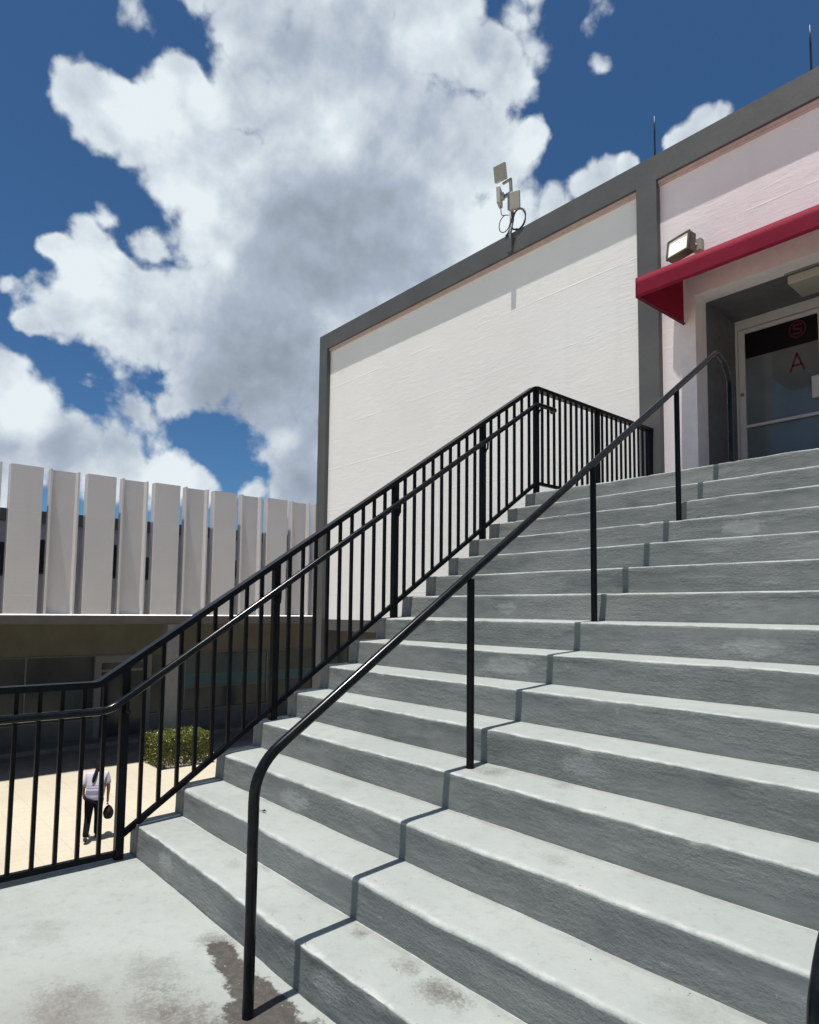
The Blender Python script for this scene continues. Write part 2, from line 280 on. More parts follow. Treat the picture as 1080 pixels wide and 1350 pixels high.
m_walk = plain('dark walkway concrete', (0.20, 0.17, 0.15), 0.8, var=0.2, nscale=1.6, bumpd=0.004)
m_teal = plain('teal window film', (0.006, 0.075, 0.095), 0.4, var=0.1)
m_tealdk = plain('dark teal window film', (0.008, 0.032, 0.040), 0.3, var=0.2)
m_roomdark = plain('dark room', (0.035, 0.033, 0.032), 0.8, var=0.3, nscale=1)

def glass(name, col, rough=0.04, sp=0.6):
    k = NM(name); k.set('Base Color', k.mix(k.rng(k.noise(0.8, 3), 0.35, 0.65), tuple(c * 0.7 for c in col), col)); k.set('Roughness', rough); k.set('Specular IOR Level', sp); return k.m
m_glass = glass('dark shop glass', (0.14, 0.165, 0.170)); m_darkreflect = plain('painted dark reflection', (0.006, 0.005, 0.006), 0.4, spec=0.2); m_shop = glass('shaded storefront glass', (0.045, 0.052, 0.056), 0.15, 0.25)  # the near-black one imitates a reflection in the door glass

def fabric():
    k = NM('dark red awning fabric'); wv = k.noise(420.0, 2); n = k.noise(3.0, 4)
    c = k.mix(k.rng(n, 0.3, 0.7), (0.235, 0.010, 0.034), (0.275, 0.013, 0.043))
    k.set('Base Color', c); k.set('Roughness', 0.75); k.set('Specular IOR Level', 0.2); k.bump(wv, 0.2, 0.002)
    tr = k.N.new('ShaderNodeBsdfTranslucent'); tr.inputs[0].default_value = (0.55, 0.006, 0.02, 1)
    mx = k.N.new('ShaderNodeMixShader'); mx.inputs[0].default_value = 0.28
    k.lk(k.b.outputs[0], mx.inputs[1]); k.lk(tr.outputs[0], mx.inputs[2]); k.lk(mx.outputs[0], k.N['Material Output'].inputs[0])
    return k.m
m_red = fabric()
m_redpaint = plain('red lettering', (0.13, 0.030, 0.050), 0.6, spec=0.1)

def lit(name, col, s):
    k = NM(name); k.set('Base Color', (0.6, 0.6, 0.55)); k.set('Emission Color', col); k.set('Emission Strength', s); return k.m
m_lamp = lit('lit lamp glass', (1.0, 0.93, 0.74), 0.28); m_lamphot = lit('lit lamp emitters', (1.0, 0.95, 0.82), 6.0)

def plaza_mat():
    k = NM('beige plaza pavers'); big = k.noise(0.35, 5, 0.6); f = k.noise(5.0, 6, 0.65)
    c = k.mix(k.rng(big, 0.3, 0.7), (0.39, 0.345, 0.265), (0.44, 0.395, 0.31)); c = k.mix(k.rng(f, 0.5, 0.8, 0, 0.35), c, (0.29, 0.25, 0.185))
    x, y, z = k.sep()
    for s, o in ((x, 0.0), (y, 0.3)):
        fr = k.math('ABSOLUTE', k.math('SUBTRACT', k.math('FRACT', k.math('ADD', k.math('MULTIPLY', s, 1.0 / 0.61), o)), 0.5))
        c = k.mix(k.rng(fr, 0.0, 0.025, 0.35, 0.0), c, (0.24, 0.205, 0.155))
    k.set('Base Color', c); k.set('Roughness', 0.85); k.set('Specular IOR Level', 0.2); k.bump(f, 0.3, 0.006); return k.m
m_plaza = plaza_mat()

def leaf_mat():
    k = NM('glossy hedge leaf'); oi = k.N.new('ShaderNodeNewGeometry'); n = k.noise(13.0, 3)
    c = k.mix(oi.outputs['Random Per Island'], (0.045, 0.055, 0.010), (0.27, 0.27, 0.06)); c = k.mix(k.rng(n, 0.4, 0.65, 0, 0.5), c, (0.05, 0.085, 0.014))
    k.set('Base Color', c); k.set('Roughness', 0.32)
    tr = k.N.new('ShaderNodeBsdfTranslucent'); tr.inputs[0].default_value = (0.10, 0.16, 0.02, 1)
    mx = k.N.new('ShaderNodeMixShader'); mx.inputs[0].default_value = 0.25
    k.lk(k.b.outputs[0], mx.inputs[1]); k.lk(tr.outputs[0], mx.inputs[2]); k.lk(mx.outputs[0], k.N['Material Output'].inputs[0]); return k.m
m_leaf = leaf_mat(); m_twig = plain('brown stem', (0.06, 0.042, 0.028), 0.8)
m_skin = plain('brown skin', (0.16, 0.085, 0.055), 0.5, var=0.05); m_hair = plain('black hair', (0.006, 0.005, 0.006), 0.85, var=0.3, nscale=60, spec=0.1)
m_pants = plain('black trousers', (0.008, 0.007, 0.010), 0.95, spec=0.05); m_shoe = plain('dark brown shoe', (0.03, 0.018, 0.014), 0.6); m_bag = plain('dark handbag leather', (0.010, 0.007, 0.006), 0.75, var=0.3, nscale=20, spec=0.15)
def shirt():
    k = NM('white shirt with violet stripes'); x, y, z = k.sep()
    c = (0.40, 0.39, 0.43)
    for lo, hi, col in ((-2.50, -2.41, (0.16, 0.15, 0.25)), (-2.375, -2.355, (0.16, 0.15, 0.25)), (-2.33, -2.31, (0.22, 0.21, 0.32))):
        f = k.math('MULTIPLY', k.rng(z, lo - 0.004, lo + 0.004), k.rng(z, hi - 0.004, hi + 0.004, 1.0, 0.0)); c = k.mix(f, c, col)
    k.set('Base Color', c); k.set('Roughness', 0.85); k.bump(k.noise(22.0, 3), 0.4, 0.01); return k.m
m_shirt = shirt()

# ------------------------------------------------------------------ mesh helpers
def link(name, bm, mats, parent=None, smooth=False, sharp=None):
    me = bpy.data.meshes.new(name); bmesh.ops.recalc_face_normals(bm, faces=bm.faces[:]) if len(bm.faces) else None
    bm.to_mesh(me); bm.free()
    for m in (mats if isinstance(mats, (list, tuple)) else [mats]): me.materials.append(m)
    if smooth:
        me.polygons.foreach_set('use_smooth', [True] * len(me.polygons))
        if sharp: me.set_sharp_from_angle(angle=R(sharp))
    o = bpy.data.objects.new(name, me); COL.objects.link(o)
    if parent is not None: attach(o, parent)
    return o
def attach(o, parent):
    o.parent = parent
    if parent.parent is None: o.matrix_parent_inverse = Matrix.Translation(parent.location).inverted()
def thing(name, label, cat, loc=(0, 0, 0), group=None):
    o = bpy.data.objects.new(name, None); o.empty_display_size = 0.1; COL.objects.link(o); o.location = loc
    return tag(o, label, cat, group)
def tag(o, label, cat, group=None):
    o['label'] = label; o['category'] = cat
    if group: o['group'] = group
    return o
def struct(o): o['kind'] = 'structure'; return o
def box(bm, a, b, mi=0, bev=0.0, M=None):
    x0, y0, z0 = (min(p, q) for p, q in zip(a, b)); x1, y1, z1 = (max(p, q) for p, q in zip(a, b))
    vs = [bm.verts.new(p) for p in ((x0, y0, z0), (x1, y0, z0), (x1, y1, z0), (x0, y1, z0), (x0, y0, z1), (x1, y0, z1), (x1, y1, z1), (x0, y1, z1))]
    fs = [bm.faces.new([vs[i] for i in f]) for f in ((0, 3, 2, 1), (4, 5, 6, 7), (0, 1, 5, 4), (1, 2, 6, 5), (2, 3, 7, 6), (3, 0, 4, 7))]
    for f in fs: f.material_index = mi
    if bev:
        r = bmesh.ops.bevel(bm, geom=list({e for f in fs for e in f.edges}), offset=bev, segments=2, profile=0.5, affect='EDGES', clamp_overlap=True)
        vs = list({v for f in r['faces'] for v in f.verts} | {v for v in vs if v.is_valid})
        for f in r['faces']: f.material_index = mi
    if M is not None:
        for v in vs:
            if v.is_valid: v.co = M @ v.co
    return vs
def bobj(name, a, b, mat, parent=None, bev=0.0, M=None):
    bm = bmesh.new(); box(bm, a, b, 0, bev, M); return link(name, bm, mat, parent)
def prism(bm, poly, axis, lo, hi, mi=0):
    """extrude a 2-D polygon along an axis (0 x, 1 y, 2 z)"""
    def P(q, t):
        return {0: (t, q[0], q[1]), 1: (q[0], t, q[1]), 2: (q[0], q[1], t)}[axis]
    A = [bm.verts.new(P(q, lo)) for q in poly]; B = [bm.verts.new(P(q, hi)) for q in poly]; n = len(poly)
    fs = [bm.faces.new(A), bm.faces.new(B[::-1])] + [bm.faces.new((A[i], B[i], B[(i + 1) % n], A[(i + 1) % n])) for i in range(n)]
    for f in fs: f.material_index = mi
def fillet(pts, r, n=6):
    pts = [Vector(p) for p in pts]; out = [pts[0]]
    rr = r if isinstance(r, (list, tuple)) else [r] * (len(pts) - 2)
    for i in range(1, len(pts) - 1):
        a, p, b = pts[i - 1], pts[i], pts[i + 1]; u = (a - p).normalized(); v = (b - p).normalized()
        ang = u.angle(v); t = min(rr[i - 1] / math.tan(ang / 2), (a - p).length * 0.49, (b - p).length * 0.49)
        A = p + u * t; B = p + v * t
        for j in range(n + 1):
            s = j / n; out.append(A * (1 - s) ** 2 + p * 2 * s * (1 - s) + B * s * s)
    out.append(pts[-1]); return out
def tube(bm, pts, r, n=12, cap=True, mi=0):
    pts = [Vector(p) for p in pts]; rings = []; N = None
    for i, p in enumerate(pts):
        t = ((pts[min(i + 1, len(pts) - 1)] - p).normalized() + (p - pts[max(i - 1, 0)]).normalized()).normalized()
        if N is None: N = t.orthogonal().normalized()
        else: N = (N - t * N.dot(t)).normalized()
        B = t.cross(N); rad = r[i] if isinstance(r, (list, tuple)) else r
        rings.append([bm.verts.new(p + (N * math.cos(2 * math.pi * k / n) + B * math.sin(2 * math.pi * k / n)) * rad) for k in range(n)])
    for a, b in zip(rings, rings[1:]):
        for k in range(n): bm.faces.new((a[k], a[(k + 1) % n], b[(k + 1) % n], b[k])).material_index = mi
    if cap: bm.faces.new(rings[0][::-1]).material_index = mi; bm.faces.new(rings[-1]).material_index = mi
def ribbon(bm, path, x0, x1, th):
    """rectangular bar following a (y,z) path, x0..x1 wide, th thick"""
    n = len(path); off = []
    for i in range(n):
        d = Vector((0, 0))
        if i: d += (Vector(path[i]) - Vector(path[i - 1])).normalized()
        if i < n - 1: d += (Vector(path[i + 1]) - Vector(path[i])).normalized()
        d.normalize(); nn = Vector((-d.y, d.x)); off.append(nn)
    rows = []
    for (y, z), q in zip(path, off):
        rows.append([bm.verts.new((x, y + q.x * s * th / 2, z + q.y * s * th / 2)) for x, s in ((x0, -1), (x1, -1), (x1, 1), (x0, 1))])
    for a, b in zip(rows, rows[1:]):
        for k in range(4): bm.faces.new((a[k], a[(k + 1) % 4], b[(k + 1) % 4], b[k]))
    bm.faces.new(rows[0][::-1]); bm.faces.new(rows[-1])
    es = [e for e in bm.edges if len(e.link_faces) == 2 and e.calc_face_angle(0) > 1.2]
    bmesh.ops.bevel(bm, geom=es, offset=0.006, segments=2, profile=0.5, affect='EDGES', clamp_overlap=True)

# ------------------------------------------------------------------ setting: plaza, landing
PZ = -3.43
bm = bmesh.new(); g = 400.0
vs = [bm.verts.new(p) for p in ((-g, -g, PZ), (g, -g, PZ), (g, g, PZ), (-g, g, PZ))]; bm.faces.new(vs)
plaza = struct(link('plaza', bm, m_plaza)); plaza['label'] = 'sunlit beige paved plaza far below the stairs'

H, D, X0, X1 = 0.165, 0.2493, 0.045, 7.2
def xs():
    out = []; x = X0
    while x < 4.6: out.append(x); x += 0.016
    while x < X1: out.append(x); x += 0.16
    return out + [X1]
XS = xs()
nz = noise.noise
def landing():
    bm = bmesh.new(); ys = [-0.0 - 0.06 * i for i in range(0, 50)] + [-3.4, -4.2, -5.2]
    ys = [0.06] + ys; xx = XS[::2] if XS[-1] == XS[::2][-1] else XS[::2] + [XS[-1]]
    grid = [[bm.verts.new((x, y, 0.004 * nz(Vector((x * 1.1, y * 1.1, 3))) + 0.0016 * nz(Vector((x * 6, y * 6, 9))) - (0.008 * math.exp(-((x - 1.9) ** 2 + (y + 0.3) ** 2) / 0.2)))) for x in xx] for y in ys]
    for a, b in zip(grid, grid[1:]):
        for i in range(len(xx) - 1): bm.faces.new((a[i], a[i + 1], b[i + 1], b[i]))
    # slab edge and outer faces
    z1 = PZ
    def skirt(vl):
        lo = [bm.verts.new((v.co.x, v.co.y, z1)) for v in vl]
        for i in range(len(vl) - 1): bm.faces.new((vl[i], vl[i + 1], lo[i + 1], lo[i]))
    skirt([r[0] for r in grid]); skirt([r[-1] for r in grid]); skirt(grid[-1]); skirt(grid[0])
    o = link('landing', bm, m_landing, smooth=True, sharp=40); o['label'] = 'grey painted landing with a worn bare patch at the foot of the stairs'
    return struct(o)
landing()

# ------------------------------------------------------------------ staircase
stair = thing('staircase', 'wide grey painted concrete staircase rising from landing to shop entrance', 'staircase', (3.6, 0, 0))
def step(k):
    """one step: rough riser, rounded uneven nosing, nearly level tread"""
    bm = bmesh.new(); last = k == 15
    y0 = (k - 1) * D; zt = k * H; zb = (k - 1) * H - 0.03
    depth = D + 0.03 if not last else 3.36
    worn = {2: 2.2, 3: 1.5}.get(k, 1.0)
    rows = []
    for x in XS:
        s = Vector((x * 0.9, k * 3.7, 0.0)); f = Vector((x * 5.5, k * 7.1, 2.0)); ff = Vector((x * 21.0, k * 1.3, 5.0))
        dy = 0.013 * nz(s) + 0.0055 * nz(f) + 0.0028 * nz(ff) + 0.0018 * nz(Vector((x * 47.0, k * 2.9, 6.0))); dz = 0.006 * nz(s + Vector((4, 1, 0))) + 0.0028 * nz(f + Vector((0, 5, 1))) + 0.0012 * nz(ff)
        r = (0.0058 + 0.005 * (nz(Vector((x * 1.7, k * 5.0, 8))) + 0.3)) * worn; r = max(r, 0.0035)
        chip = max(0.0, nz(Vector((x * 9.0, k * 2.2, 13))) - 0.30) * 0.022
        p = [(y0 + 0.004 * nz(Vector((x * 3, k, 0.2))) + 0.004 * nz(Vector((x * 11, k, 0.7))), zb)]
        for j in range(1, 9):
            t = j / 9; z = zb + (zt - r - zb) * t
            und = 0.006 * nz(Vector((x * 2.3, z * 5.0, k * 2.0))) + 0.0020 * nz(Vector((x * 8, z * 24, k * 3.0))) + 0.0006 * nz(Vector((x * 22, z * 55, k)))
            p.append((y0 + dy * t + und - 0.010 * (1 - t) ** 2 * (1 if k % 3 == 0 else 0.5), z))
        c = (y0 + dy + r, zt + dz - r)
        for j in range(6):
            a = math.pi - j * math.pi / 10; p.append((c[0] + (r + chip * -0.5) * math.cos(a), c[1] + (r - chip) * math.sin(a)))
        tl = [0.05, 0.10, 0.16, 0.21] + ([0.26, 0.28] if not last else [0.4, 0.8, 1.4, 2.2, 3.36])
        for t in tl:
            slope = 0.011 * min(t, D) / D + dz * max(0, 1 - t / D) + 0.0022 * nz(Vector((x * 3.0, (y0 + t) * 7, k))); p.append((y0 + t, zt + slope))
        p.append((y0 + tl[-1], zt - (0.10 if not last else 0.20)))
        rows.append([bm.verts.new((x, y, z)) for y, z in p])
    n = len(rows[0])
    for a, b in zip(rows, rows[1:]):
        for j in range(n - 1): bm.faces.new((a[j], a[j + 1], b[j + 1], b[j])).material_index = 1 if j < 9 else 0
        bm.faces.new((a[n - 1], a[0], b[0], b[n - 1]))
    bm.faces.new(rows[0]); bm.faces.new(rows[-1][::-1])
    return link('step', bm, [m_tread, m_riser], stair, smooth=True, sharp=50)
for k in range(1, 16): step(k)
# solid mass under the flight and the upper landing
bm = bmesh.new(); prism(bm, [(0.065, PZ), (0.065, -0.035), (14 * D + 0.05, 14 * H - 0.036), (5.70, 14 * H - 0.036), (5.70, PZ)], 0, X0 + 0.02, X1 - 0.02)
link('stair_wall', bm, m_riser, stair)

# ------------------------------------------------------------------ railings
GX = 0.105
guard = thing('guard_railing', 'black metal guard railing with thin balusters and second handrail along left side of stairs', 'railing', (GX, 0, 0))
SL = 0.671
def ztop(y): return 0.954 if y < -0.236 else (0.954 + SL * (y + 0.236) if y < 3.545 else 3.491)
def zbot(y): return 0.030 if y < -0.085 else (0.172 + 0.675 * y if y < 3.58 else 2.585)
bm = bmesh.new(); ribbon(bm, [(-3.2, 0.954), (-0.25, 0.954), (-0.222, 0.961), (3.53, 0.954 + SL * 3.766), (3.58, 3.491), (5.70, 3.491)], GX - 0.035, GX + 0.035, 0.034)
link('top_rail', bm, m_black, guard, smooth=True, sharp=40)
bm = bmesh.new()
for path in ([(-3.2, 0.030), (-0.09, 0.030)], [(-0.085, 0.172 - 0.675 * 0.085), (3.565, 0.172 + 0.675 * 3.565)], [(3.585, 2.585), (5.69, 2.585)]):
    b2 = bmesh.new(); ribbon(b2, path, GX - 0.014, GX + 0.014, 0.030); me = bpy.data.meshes.new('t'); b2.to_mesh(me); b2.free(); bm.from_mesh(me); bpy.data.meshes.remove(me)
link('bottom_rail', bm, m_black, guard, smooth=True, sharp=40)
posts = [(-2.1, 0.0), (-0.085, -0.003), (0.850, 0.655), (1.86, 1.32), (2.84, 1.975), (3.58, 2.47), (4.60, 2.47), (5.69, 2.47)]
for y, z in posts: bobj('post', (GX - 0.0225, y - 0.0225, z), (GX + 0.0225, y + 0.0225, ztop(y) - 0.012), m_black, guard, bev=0.003)
def balusters(y0, y1, n):
    for i in range(n):
        y = y0 + (y1 - y0) * (i + 1) / (n + 1); bobj('baluster', (GX - 0.010, y - 0.010, zbot(y) - 0.003), (GX + 0.010, y + 0.010, ztop(y) - 0.010), m_black, guard)
for y in (-0.19, -0.297, -0.404, -0.511, -0.618, -0.725, -0.832, -0.939, -1.046, -1.153, -1.26, -1.367, -1.474, -1.581, -1.688, -1.795, -1.902, -2.009): bobj('baluster', (GX - 0.010, y - 0.010, 0.027), (GX + 0.010, y + 0.010, ztop(y) - 0.010), m_black, guard)
balusters(-0.085, 0.85, 8); balusters(0.85, 1.86, 9); balusters(1.86, 2.84, 9); balusters(2.84, 3.58, 6); balusters(3.58, 4.60, 10); balusters(4.60, 5.69, 11)
HX = 0.166
bm = bmesh.new(); tube(bm, fillet([(HX, -3.2, 0.816), (HX, -0.184, 0.816), (HX, 3.52, 3.316), (HX, 3.80, 3.316), (HX - 0.06, 3.82, 3.316)], [0.22, 0.12, 0.04], 8), 0.0215, 14)
link('handrail', bm, m_blackr, guard, smooth=True, sharp=60)
for y, z in posts[:6]:
    hz = 0.816 if y < -0.184 else 0.94 + 0.675 * y
    bm = bmesh.new(); tube(bm, fillet([(GX + 0.021, y, hz - 0.085), (HX - 0.002, y, hz - 0.085), (HX, y, hz - 0.015)], 0.03, 5), 0.0085, 8); tube(bm, [(GX + 0.0215, y, hz - 0.085), (GX + 0.028, y, hz - 0.085)], 0.026, 14)
    link('bracket', bm, m_black, guard, smooth=True, sharp=40)

def stair_handrail(x, label):
    t = thing('stair_handrail', label, 'handrail', (x, -0.21, 0), 'handrails standing on the stairs')
    path = fillet([(x, -0.21, -0.02), (x, -0.21, 0.944 - 0.679 * 0.21 + 0.02), (x, 3.485, 0.944 + 0.679 * 3.485), (x, 3.60, 3.275), (x, 3.70, 3.16), (x, 3.70, 2.46)], [0.22, 0.03, 0.06, 0.10], 8)
    bm = bmesh.new(); tube(bm, path, 0.0195, 18); link('rail', bm, m_blackr, t, smooth=True, sharp=60)
    for y, z in ((0.872, 4 * H), (1.869, 8 * H), (2.866, 12 * H)):
        bm = bmesh.new(); tube(bm, [(x, y, z - 0.01), (x, y, 0.944 + 0.679 * y - 0.012)], 0.0175, 16); link('post', bm, m_black, t, smooth=True, sharp=60)
        bm = bmesh.new(); tube(bm, [(x, y, z + 0.002), (x, y, z + 0.012)], 0.0205, 16); link('base_collar', bm, m_black, t, smooth=True, sharp=40)
    return t
stair_handrail(1.848, 'black tubular handrail up the middle of the stairs, ending before the doorway')
stair_handrail(3.600, 'black tubular handrail at the right edge, only its lower bend showing')

# ------------------------------------------------------------------ shop building above the stairs
W = 5.78
shop = thing('shop_building', 'tall white shop building with dark grey parapet band behind the stairs', 'building', (0, 8, PZ))
def wallbox(name, a, b, mat): return bobj(name, a, b, mat, shop)
# left bay, subdivided a little and gently uneven
def bay(name, x0, x1, z0, z1, mat, y=W, thick=0.25):
    return wallbox(name, (x0, y, z0), (x1, y + thick, z1), mat)
bay('wall_panel', -6.65, -0.035, 1.205, 6.50, m_white)
bay('wall_panel', 0.222, 0.44, 2.30, 6.50, m_pale)
bay('wall_panel', 0.44, 2.74, 5.17, 6.50, m_pale)
bay('wall_panel', 2.74, 7.4, 2.30, 6.50, m_pale)
# smooth casing round the doorway
wallbox('door_casing', (0.44, W - 0.012, 2.30), (0.622, W + 0.25, 5.17), m_trim)
wallbox('door_casing', (2.558, W - 0.012, 2.30), (2.74, W + 0.25, 5.17), m_trim)
wallbox('door_casing', (0.622, W - 0.012, 4.947), (2.558, W + 0.25, 5.17), m_trim)
# recess
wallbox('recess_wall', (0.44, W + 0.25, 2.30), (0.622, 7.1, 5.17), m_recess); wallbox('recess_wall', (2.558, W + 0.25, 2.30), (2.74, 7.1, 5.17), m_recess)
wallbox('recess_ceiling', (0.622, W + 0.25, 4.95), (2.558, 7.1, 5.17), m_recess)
# trim
wallbox('corner_pilaster', (-6.915, W - 0.085, PZ), (-6.65, W + 0.3, 6.485), m_band)
wallbox('pilaster', (-0.035, W - 0.085, 1.0), (0.222, W + 0.25, 6.485), m_band)
wallbox('parapet_band', (-6.915, W - 0.085, 6.485), (7.4, W + 0.35, 6.79), m_band)
bm = bmesh.new()
for a, b in ((-6.65, -0.035), (0.222, 7.4)):
    box(bm, (a, W - 0.045, 6.452), (b, W - 0.001, 6.484)); box(bm, (a, W - 0.022, 6.430), (b, W - 0.002, 6.451))
link('ledge_moulding', bm, m_pink, shop)
wallbox('fascia', (-6.65, W + 0.002, 1.0), (-0.035, W + 0.3, 1.203), m_band)
wallbox('building_block', (-6.90, W + 0.26, 1.02), (0.43, 16.0, 6.6), m_lav); wallbox('building_block', (0.45, 7.5, 2.0), (7.4, 16.0, 6.6), m_lav)
wallbox('building_block', (0.63, 5.2 + 0.9, 5.18), (7.4, 7.49, 6.6), m_lav)
# shaded ground floor under the upper storey
wallbox('lower_wall', (-6.9, 8.6, PZ), (0.4, 8.8, 1.0), m_knee)
for i in range(3):
    x = -6.7 + i * 2.1; o = bobj('lower_window', (x, 8.56, -2.4), (x + 1.9, 8.59, -0.2), m_shop, shop); bobj('window_frame', (x - 0.04, 8.55, -0.2), (x + 1.94, 8.595, -0.14), m_frame, o)
# glazed double door
for s, (xa, xb) in ((0, (0.645, 1.585)), (1, (1.595, 2.535))):
    d = bpy.data.objects.new('entrance_door', None); COL.objects.link(d); attach(d, shop); d.empty_display_size = 0.05
    Y = 6.83; zt = 4.83; zb = 2.49; st = 0.072
    for nm, a, b in (('stile', (xa, Y, zb), (xa + st, Y + 0.045, zt)), ('stile', (xb - st, Y, zb), (xb, Y + 0.045, zt)), ('door_rail', (xa + st, Y, zt - 0.05), (xb - st, Y + 0.045, zt)), ('door_rail', (xa + st, Y, zb), (xb - st, Y + 0.045, zb + 0.18)), ('push_bar', (xa + st, Y - 0.035, 3.606), (xb - st, Y - 0.010, 3.640))):
        bobj(nm, a, b, m_frame, d, bev=0.003)
    bobj('pane', (xa + st, Y + 0.018, zb + 0.18), (xb - st, Y + 0.026, zt - 0.05), m_glass, d)
    bobj('pull_plate', ((xb - 0.14 if s == 0 else xa + 0.02), Y - 0.05, 3.80), ((xb - 0.02 if s == 0 else xa + 0.14), Y - 0.001, 4.05), m_frame, d, bev=0.006)
    if s == 0:
        bm = bmesh.new(); tube(bm, [(xa + 0.035, Y - 0.012, 4.03), (xa + 0.035, Y + 0.002, 4.03)], 0.022, 16); link('lock', bm, m_metal, d, smooth=True, sharp=40)
        # lettering on the glass: a boxed S over an A, faint red
        def strokes(name, segs, w=0.018, y=Y + 0.0140):
            bm = bmesh.new()
            for a, b in segs:
                a = Vector((a[0], y, a[1])); b = Vector((b[0], y, b[1])); t = (b - a).normalized(); n = Vector((-t.z, 0, t.x)) * w / 2
                q = [a - t * w / 2 + n, b + t * w / 2 + n, b + t * w / 2 - n, a - t * w / 2 - n]
                A = [bm.verts.new(p) for p in q]; B = [bm.verts.new(p + Vector((0, 0.002, 0))) for p in q]
                bm.faces.new(A); bm.faces.new(B[::-1])
                for i in range(4): bm.faces.new((A[i], B[i], B[(i + 1) % 4], A[(i + 1) % 4]))
            return link(name, bm, m_redpaint, d)
        bobj('film_or_reflection', (xa + st + 0.002, Y + 0.0165, 4.47), (xb - st - 0.002, Y + 0.0178, zt - 0.051), m_darkreflect, d)  # black sheet paints the dark reflection of the recess ceiling on the pane
        cx, cz = 1.30, 4.66; ring = [(cx + 0.085 * math.cos(a) * (1.0), cz + 0.095 * math.sin(a)) for a in [2 * math.pi * i / 16 for i in range(17)]]
        strokes('sign_ring', list(zip(ring, ring[1:])), 0.014)
        sp = [(cx + 0.04, cz + 0.05), (cx - 0.04, cz + 0.05), (cx - 0.04, cz), (cx + 0.04, cz), (cx + 0.04, cz - 0.05), (cx - 0.04, cz - 0.05)]
        strokes('sign_letter', list(zip(sp, sp[1:])), 0.016)
        ax, az = 1.285, 4.27; strokes('sign_letter', [((ax - 0.07, az - 0.09), (ax, az + 0.10)), ((ax + 0.07, az - 0.09), (ax, az + 0.10)), ((ax - 0.045, az - 0.03), (ax + 0.045, az - 0.03))], 0.022)
wallbox('door_frame', (0.622, 6.80, 4.835), (2.558, 6.90, 4.945), m_frame); wallbox('door_frame', (0.622, 6.80, 2.49), (0.643, 6.90, 4.833), m_frame); wallbox('door_frame', (2.537, 6.80, 2.49), (2.558, 6.90, 4.833), m_frame)
wallbox('shop_interior', (0.5, 7.2, 2.3), (2.7, 7.4, 5.15), m_roomdark)

# awning
aw = thing('awning', 'dark red fabric awning over the shop entrance', 'awning', (1.6, 5.3, 4.6))
AX0, AX1, AY0, AY1 = 0.493, 2.82, 4.73, 5.762
bm = bmesh.new(); prism(bm, [(AY0, 4.835), (AY0 + 0.004, 4.829), (AY1, 5.262), (AY1, 5.27)], 0, AX0, AX1); link('top_cover', bm, m_red, aw)
def valance():
    bm = bmesh.new(); n = 60; rows = []
    for i in range(n + 1):
        x = AX0 + (AX1 - AX0) * i / n; w = 0.004 * nz(Vector((x * 3, 0, 1))); rows.append([bm.verts.new((x, AY0 - 0.002 + w * t, 4.832 - 0.212 * t + 0.003 * t * nz(Vector((x * 5, 2, 0))))) for t in (0, 0.3, 0.6, 0.85, 1)])
    for a, b in zip(rows, rows[1:]):
        for j in range(4): bm.faces.new((a[j], a[j + 1], b[j + 1], b[j]))
    o = link('valance', bm, m_red, aw, smooth=True); s = o.modifiers.new('s', 'SOLIDIFY'); s.thickness = 0.004; s.offset = 0
valance()
for x in (AX0, AX1):
    bm = bmesh.new(); prism(bm, [(AY0 + 0.006, 4.625), (AY0 + 0.006, 4.826), (AY1, 5.258), (AY1, 4.64)], 0, x - 0.002, x + 0.002); link('end_panel', bm, m_red, aw)
bm = bmesh.new()
for a, b in (((AX0 + .012, AY0 + .02, 4.64), (AX1 - .012, AY0 + .02, 4.64)), ((AX0 + .012, AY0 + .02, 4.82), (AX1 - .012, AY0 + .02, 4.82)), ((AX0 + .012, AY1 - .014, 5.20), (AX1 - .012, AY1 - .014, 5.20))): tube(bm, [a, b], 0.011, 8)
for x in (AX0 + .014, 1.65, AX1 - .014):
    tube(bm, [(x, AY0 + .02, 4.64), (x, AY1 - .014, 4.655)], 0.010, 8) if x != 1.65 else None
    tube(bm, [(x, AY0 + .02, 4.645), (x, AY1 - .014, 5.20)], 0.010, 8)
link('frame_bar', bm, m_redpaint, aw, smooth=True, sharp=40)

# flood light on the wall, lit
fl = thing('flood_light', 'lit bronze flood light fixed to the wall above the awning end', 'lamp', (0.50, 5.7, 5.49))
Mt = Matrix.Translation((0.545, 5.60, 5.485)) @ Matrix.Rotation(R(-14), 4, 'Z') @ Matrix.Rotation(R(-8), 4, 'X')
bm = bmesh.new(); box(bm, (-0.150, -0.020, -0.115), (0.150, 0.075, 0.115), 0, 0.012, Mt); link('housing', bm, m_bronze, fl)
bm = bmesh.new()
for a, b in (((-0.152, -0.045, 0.092), (0.152, -0.0205, 0.117)), ((-0.152, -0.045, -0.117), (0.152, -0.0205, -0.092)), ((-0.152, -0.045, -0.0915), (-0.130, -0.0205, 0.0915)), ((0.130, -0.045, -0.0915), (0.152, -0.0205, 0.0915))): box(bm, a, b, 0, 0.004, Mt)
link('bezel', bm, m_bronze, fl)
bm = bmesh.new(); box(bm, (-0.129, -0.034, -0.091), (0.129, -0.0205, 0.091), 0, 0, Mt); link('lens', bm, m_lamp, fl)
bm = bmesh.new()
for i in range(4):
    for j in range(2): box(bm, (-0.095 + i * 0.048, -0.038, -0.040 + j * 0.052), (-0.060 + i * 0.048, -0.0345, -0.002 + j * 0.052), 0, 0, Mt)
link('emitter', bm, m_lamphot, fl)
bm = bmesh.new(); box(bm, (0.64, 5.700, 5.42), (0.735, 5.779, 5.56), 0, 0.006); tube(bm, fillet([(0.60, 5.66, 5.49), (0.655, 5.69, 5.49), (0.69, 5.72, 5.49)], 0.02), 0.018, 10); link('wall_bracket', bm, m_beigeplastic, fl)

